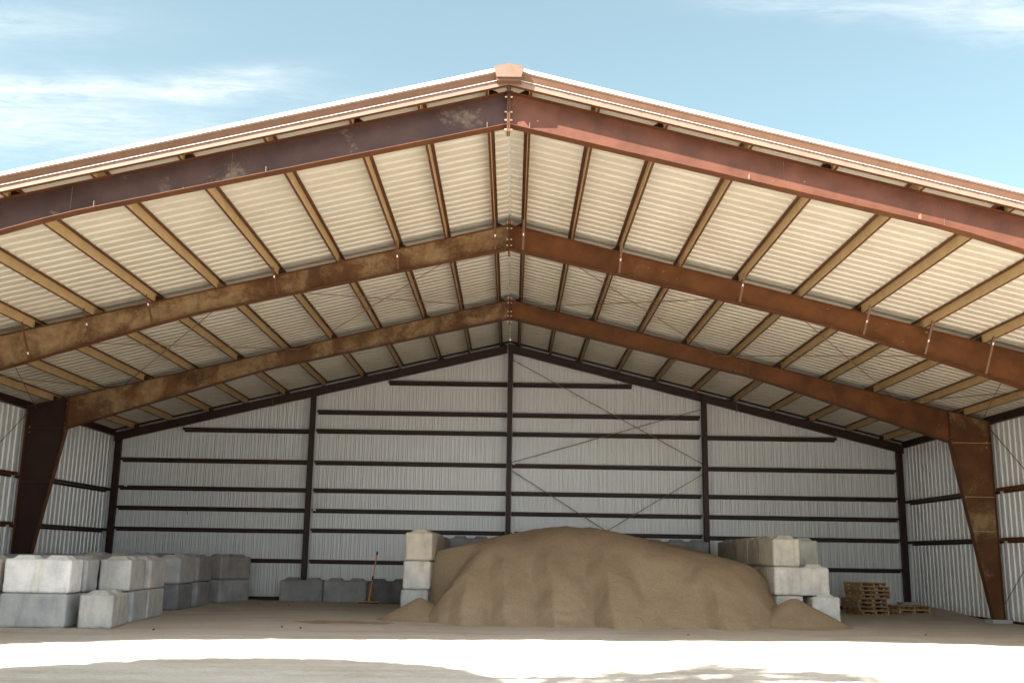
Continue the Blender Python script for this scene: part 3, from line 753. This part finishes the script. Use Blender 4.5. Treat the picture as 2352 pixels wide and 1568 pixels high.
# ------------------------------------------------------------------ pallets
def make_pallet(wood):
    r = empty('wooden_pallet'); Wd, D, H = .86, 1.10, .122
    for x in (-Wd/2+.02, 0, Wd/2-.02):
        mb = MB(); z0, z1 = .018, .104
        mb.box(x-.018, x+.018, -D/2, -D/2+.22, z0, z1); mb.box(x-.018, x+.018, -D/2+.22, -D/2+.42, z0+.04, z1); mb.box(x-.018, x+.018, -D/2+.42, D/2-.42, z0, z1)
        mb.box(x-.018, x+.018, D/2-.42, D/2-.22, z0+.04, z1); mb.box(x-.018, x+.018, D/2-.22, D/2, z0, z1)
        mb.build('stringer', wood, r)
    mb = MB(); n = 7
    for i in range(n):
        y = -D/2+.05+(D-.1)*i/(n-1); w = .045+R.uniform(-.004, .006)
        mb.box(-Wd/2+R.uniform(-.006, .006), Wd/2+R.uniform(-.006, .006), y-w, y+w, .105, .119)
    mb.build('deck_boards', wood, r)
    mb = MB()
    for i in range(5):
        y = -D/2+.05+(D-.1)*i/4
        mb.box(-Wd/2, Wd/2, y-.045, y+.045, .003, .017)
    mb.build('bottom_boards', wood, r)
    return r
pa = make_pallet(m_wood); pb_ = make_pallet(m_wood2)
pu = {id(pa): False, id(pb_): False}
def place_pallet(src, x, y, z, rot, label, group, sx=1.0):
    if not pu[id(src)]: o = src; pu[id(src)] = True
    else:
        o = src.copy(); COL.objects.link(o)
        for ch in src.children:
            c = ch.copy(); COL.objects.link(c); c.parent = o
    o.location = (x, y, z); o.rotation_euler = (0, 0, rad(rot)); o.scale = (sx, 1, 1)
    tag(o, label, 'pallet', group)
    return o
gp = gz(11.2, 32.7)+.005
words = ['lowest', 'second from the bottom', 'third from the bottom', 'fourth from the bottom', 'fourth from the top', 'third from the top', 'second from the top', 'topmost']
offs = [(.0, 0, 1.00, 8), (-.07, -.02, 1.12, 9), (-.09, .0, 1.12, 8), (-.09, .0, 1.10, 9), (.04, .02, 1.12, 6), (.02, .0, 1.08, 9), (.02, .03, 1.12, 7), (-.04, .0, .98, 9)]
for i, (dx_, dy_, sx_, rt) in enumerate(offs):
    place_pallet(pa if i in (0, 4, 6, 7) else pb_, 11.02+dx_+.2, 32.75+dy_, gp+i*.1195, rt, 'wooden pallet, %s of the tall stack in the right back corner' % words[i], 'wooden pallets in the tall stack', sx_)
gp2 = gz(12.4, 32.7)+.005
for i in range(2):
    place_pallet(pb_ if i else pa, 12.44, 32.72, gp2+i*.1195, 4-i, ('lower', 'upper')[i]+' wooden pallet of the pair lying beside the tall stack', 'pair of wooden pallets', 1.13)

# ------------------------------------------------------------------ squeegee leaning on the low blocks
sq = empty('floor_squeegee', (-4.46, 34.35, gz(-4.4, 34.3)))
tag(sq, 'long-handled floor squeegee with orange handle and black blade leaning on the low blocks', 'squeegee')
base = Vector((0, 0, .07)); tipp = Vector((.20, .13, 1.66)); d = tipp-base
mb = MB(); mb.tube(base, base+d*.42, .022, n=10); mb.tube(base+d*.50, base+d*.93, .021, n=10); mb.build('handle', m_orange, sq)
mb = MB(); mb.tube(base+d*.42, base+d*.50, .028, n=10); mb.tube(base+d*.93, tipp, .028, n=10); mb.build('grip', m_black, sq)
mb = MB(); mb.box(-.34, .34, -.03, .03, .012, .065); mb.box(-.33, .33, -.006, .006, -.005, .012); mb.build('blade', m_black, sq)
mb = MB(); mb.box(-.345, .345, -.036, -.0305, .045, .068); mb.build('blade_edge', m_orange, sq)
mb = MB(); mb.tube((-.17, 0, .066), base+d*.09+Vector((-.01, 0, 0)), .008, n=6); mb.tube((.19, 0, .066), base+d*.09+Vector((.01, 0, 0)), .008, n=6); mb.build('brace', m_black, sq)

# rope end hanging from a girt, clamp hanging from the end rafter
rp = MB(); pts = [(-10.98, YB-.29, 3.02), (-10.97, YB-.30, 2.94), (-11.0, YB-.30, 2.84), (-10.98, YB-.30, 2.74)]
for a, b in zip(pts, pts[1:]): rp.tube(a, b, .012, n=6)
o = rp.build('rope_end', m_bark); tag(o, 'short frayed rope end hanging from a girt on the left back wall', 'rope')
for x, lab in ((-8.25, 'iron clamp hooked over the left end rafter near the back wall'), (7.95, 'iron clamp hooked over the right end rafter near the back wall')):
    mb = MB(); z = zt(x)
    y = Y4-.205
    mb.tube((x, y, z-.33), (x, y, z+.10), .011, n=6); mb.tube((x-.05, y, z+.08), (x+.05, y, z+.1), .012, n=6); mb.tube((x-.045, y, z-.33), (x+.05, y, z-.30), .014, n=6)
    o = mb.build('clamp', m_rod); tag(o, lab, 'clamp')

# stones and clods
stones = [(-4.75, 22.8, 'small dark stone on the floor left of the sand pile'), (-4.30, 22.55, 'second small dark stone on the floor, nearer the sand pile'), (-7.2, 21.9, 'small dark stone on the shaded floor in front of the left blocks'), (3.9, 22.3, 'small stone on the scraped floor before the sand pile'), (9.4, 23.6, 'small dark clod on the floor right of the sand pile'), (-6.6, 32.2, 'dark clod of dirt near the angled block stack'), (-7.6, 32.5, 'dark flat clod beside the angled block stack')]
for x, y, lab in stones:
    bm = bmesh.new(); bmesh.ops.create_icosphere(bm, subdivisions=2, radius=.024)
    for v in bm.verts: v.co *= 1+.5*noise.noise(v.co*30+Vector((x, y, 0))); v.co.z *= .6
    me = bpy.data.meshes.new('stone'); bm.to_mesh(me); bm.free(); me.materials.append(m_black if x < -4 else m_bark)
    o = bpy.data.objects.new('stone', me); COL.objects.link(o); o.location = (x, y, gz(x, y)+.015); o.rotation_euler = (0, 0, R.random()*6); tag(o, lab, 'stone', 'loose stones on the floor')

# ------------------------------------------------------------------ things beside and behind the camera that cast the foreground shadows
SH = 12.0
sx0, sy0 = -3.25-SH*.91, 12.72-SH*.735
si = empty('storage_silo', (sx0, sy0, -.06)); tag(si, 'round galvanised steel silo standing outside the frame to the left of the yard', 'silo')
mb = MB(); n = 64; prof = []
z = 0
while z < SH: prof += [(3.42, z), (3.45, z+.05)]; z += .1
prof += [(3.43, SH)]
V = []; Fc = []
for j, (r_, zz) in enumerate(prof):
    for i in range(n): V.append((r_*math.cos(2*math.pi*i/n), r_*math.sin(2*math.pi*i/n), zz))
for j in range(len(prof)-1):
    for i in range(n): Fc.append((j*n+i, j*n+(i+1) % n, (j+1)*n+(i+1) % n, (j+1)*n+i))
mb.v = V; mb.f = Fc; mb.m = [0]*len(Fc); mb.build('silo_wall', m_silo, si, True)
mb = MB(); prof = [(3.5, SH-.02), (3.5, SH+.03), (2.2, SH+.30), (.4, SH+.6), (.4, SH+.85), (.01, SH+.9)]
V = []; Fc = []
for j, (r_, zz) in enumerate(prof):
    for i in range(n): V.append((r_*math.cos(2*math.pi*i/n), r_*math.sin(2*math.pi*i/n), zz))
for j in range(len(prof)-1):
    for i in range(n): Fc.append((j*n+i, j*n+(i+1) % n, (j+1)*n+(i+1) % n, (j+1)*n+i))
mb.v = V; mb.f = Fc; mb.m = [0]*len(Fc); mb.build('silo_roof', m_silo, si)

# bare tree whose outer limbs shade the yard
TR = empty('bare_tree', (-9.6, 5.0, -.06)); tag(TR, 'bare branching tree outside the frame at the left of the yard', 'tree')
tb = MB(); tb.tube((0, 0, 0), (.15, .1, 3.2), .24, .18, n=10); tb.tube((.15, .1, 3.2), (.5, .3, 6.2), .18, .12, n=10); tb.build('trunk', m_bark, TR)
bb_ = MB(); lf = MB()
def grow(p, d, ln, r, lvl):
    d = d.normalized(); q = p
    for k in range(5):
        w_ = q+TR.location-CAMP; dp = w_.dot(_fw)
        if dp > 0 and abs(w_.dot(_rt))/dp < .62 and abs(w_.dot(_up))/dp < .46: return   # limbs that would hang into the view were lopped
        d2 = (d+Vector((R.uniform(-.2, .2), R.uniform(-.2, .2), R.uniform(-.12, .12)))).normalized()
        q2 = q+d2*ln/5; bb_.tube(q, q2, r*(1-k*.15), r*(1-(k+1)*.15), n=5, caps=False)
        if lvl < 3 and k >= 1:
            for _ in range(2 if lvl else 1):
                side = (d2+Vector((R.uniform(-.8, .8), R.uniform(-.8, .8), R.uniform(-.3, .3)))).normalized()
                grow(q2, side, ln*.5, r*(1-(k+1)*.15)*.55, lvl+1)
        if lvl >= 2:
            for _ in range(4):
                c = q2+Vector((R.uniform(-.15, .15), R.uniform(-.15, .15), R.uniform(-.1, .1))); a = Vector((R.uniform(-1, 1), R.uniform(-1, 1), R.uniform(-1, 1))).normalized()*.07; b2 = a.orthogonal().normalized()*.04
                lf.add([c-a, c+b2, c+a, c-b2], [(0, 1, 2, 3)])
        q = q2; d = d2
T0 = Vector((-9.6, 5.0, -.06))
def aloft(px_, py_, h): return Vector((px_-.91*h, py_-.735*h, h-.06))-T0
limbs = [([(-.1, 14.05, 9.0), (1.2, 14.22, 9.1), (2.2, 14.28, 9.2), (3.1, 14.40, 9.35), (4.3, 14.65, 9.5)], .115),
         ([(.5, 13.6, 8.9), (1.6, 13.75, 9.0), (2.8, 13.82, 9.1), (3.6, 14.0, 9.2)], .09),
         ([(1.4, 14.5, 9.4), (2.4, 14.85, 9.6), (3.3, 15.15, 9.8), (4.0, 15.25, 9.9), (4.4, 14.95, 9.9)], .07),
         ([(1.0, 13.2, 8.7), (2.4, 13.25, 8.8), (3.4, 13.4, 8.9)], .08)]
for pl, r0 in limbs:
    P_ = [Vector((.5, .3, 6.0))]+[aloft(*q) for q in pl]; n_ = len(P_)
    for k, (a, b) in enumerate(zip(P_, P_[1:])):
        ra, rb = r0*(1-.45*k/n_), r0*(1-.45*(k+1)/n_); mid = (a+b)/2+Vector((R.uniform(-.08, .08), R.uniform(-.08, .08), R.uniform(-.08, .08)))
        bb_.tube(a, mid, ra, (ra+rb)/2, n=6, caps=False); bb_.tube(mid, b, (ra+rb)/2, rb, n=6, caps=False)
        if k:
            for q in (a, mid):
                d_ = (b-a).normalized()+Vector((R.uniform(-.9, .9), R.uniform(-.9, .9), R.uniform(-.4, .5)))
                grow(q, d_, R.uniform(.6, 1.3), ra*.5, 2)
for _ in range(5):
    grow(Vector((.3, .2, 4.8)), Vector((R.uniform(-1, .2), R.uniform(-1, .3), R.uniform(.4, 1))), 3.2, .07, 1)
bb_.build('branches', m_bark, TR); lf.build('leaves', m_leaf, TR)
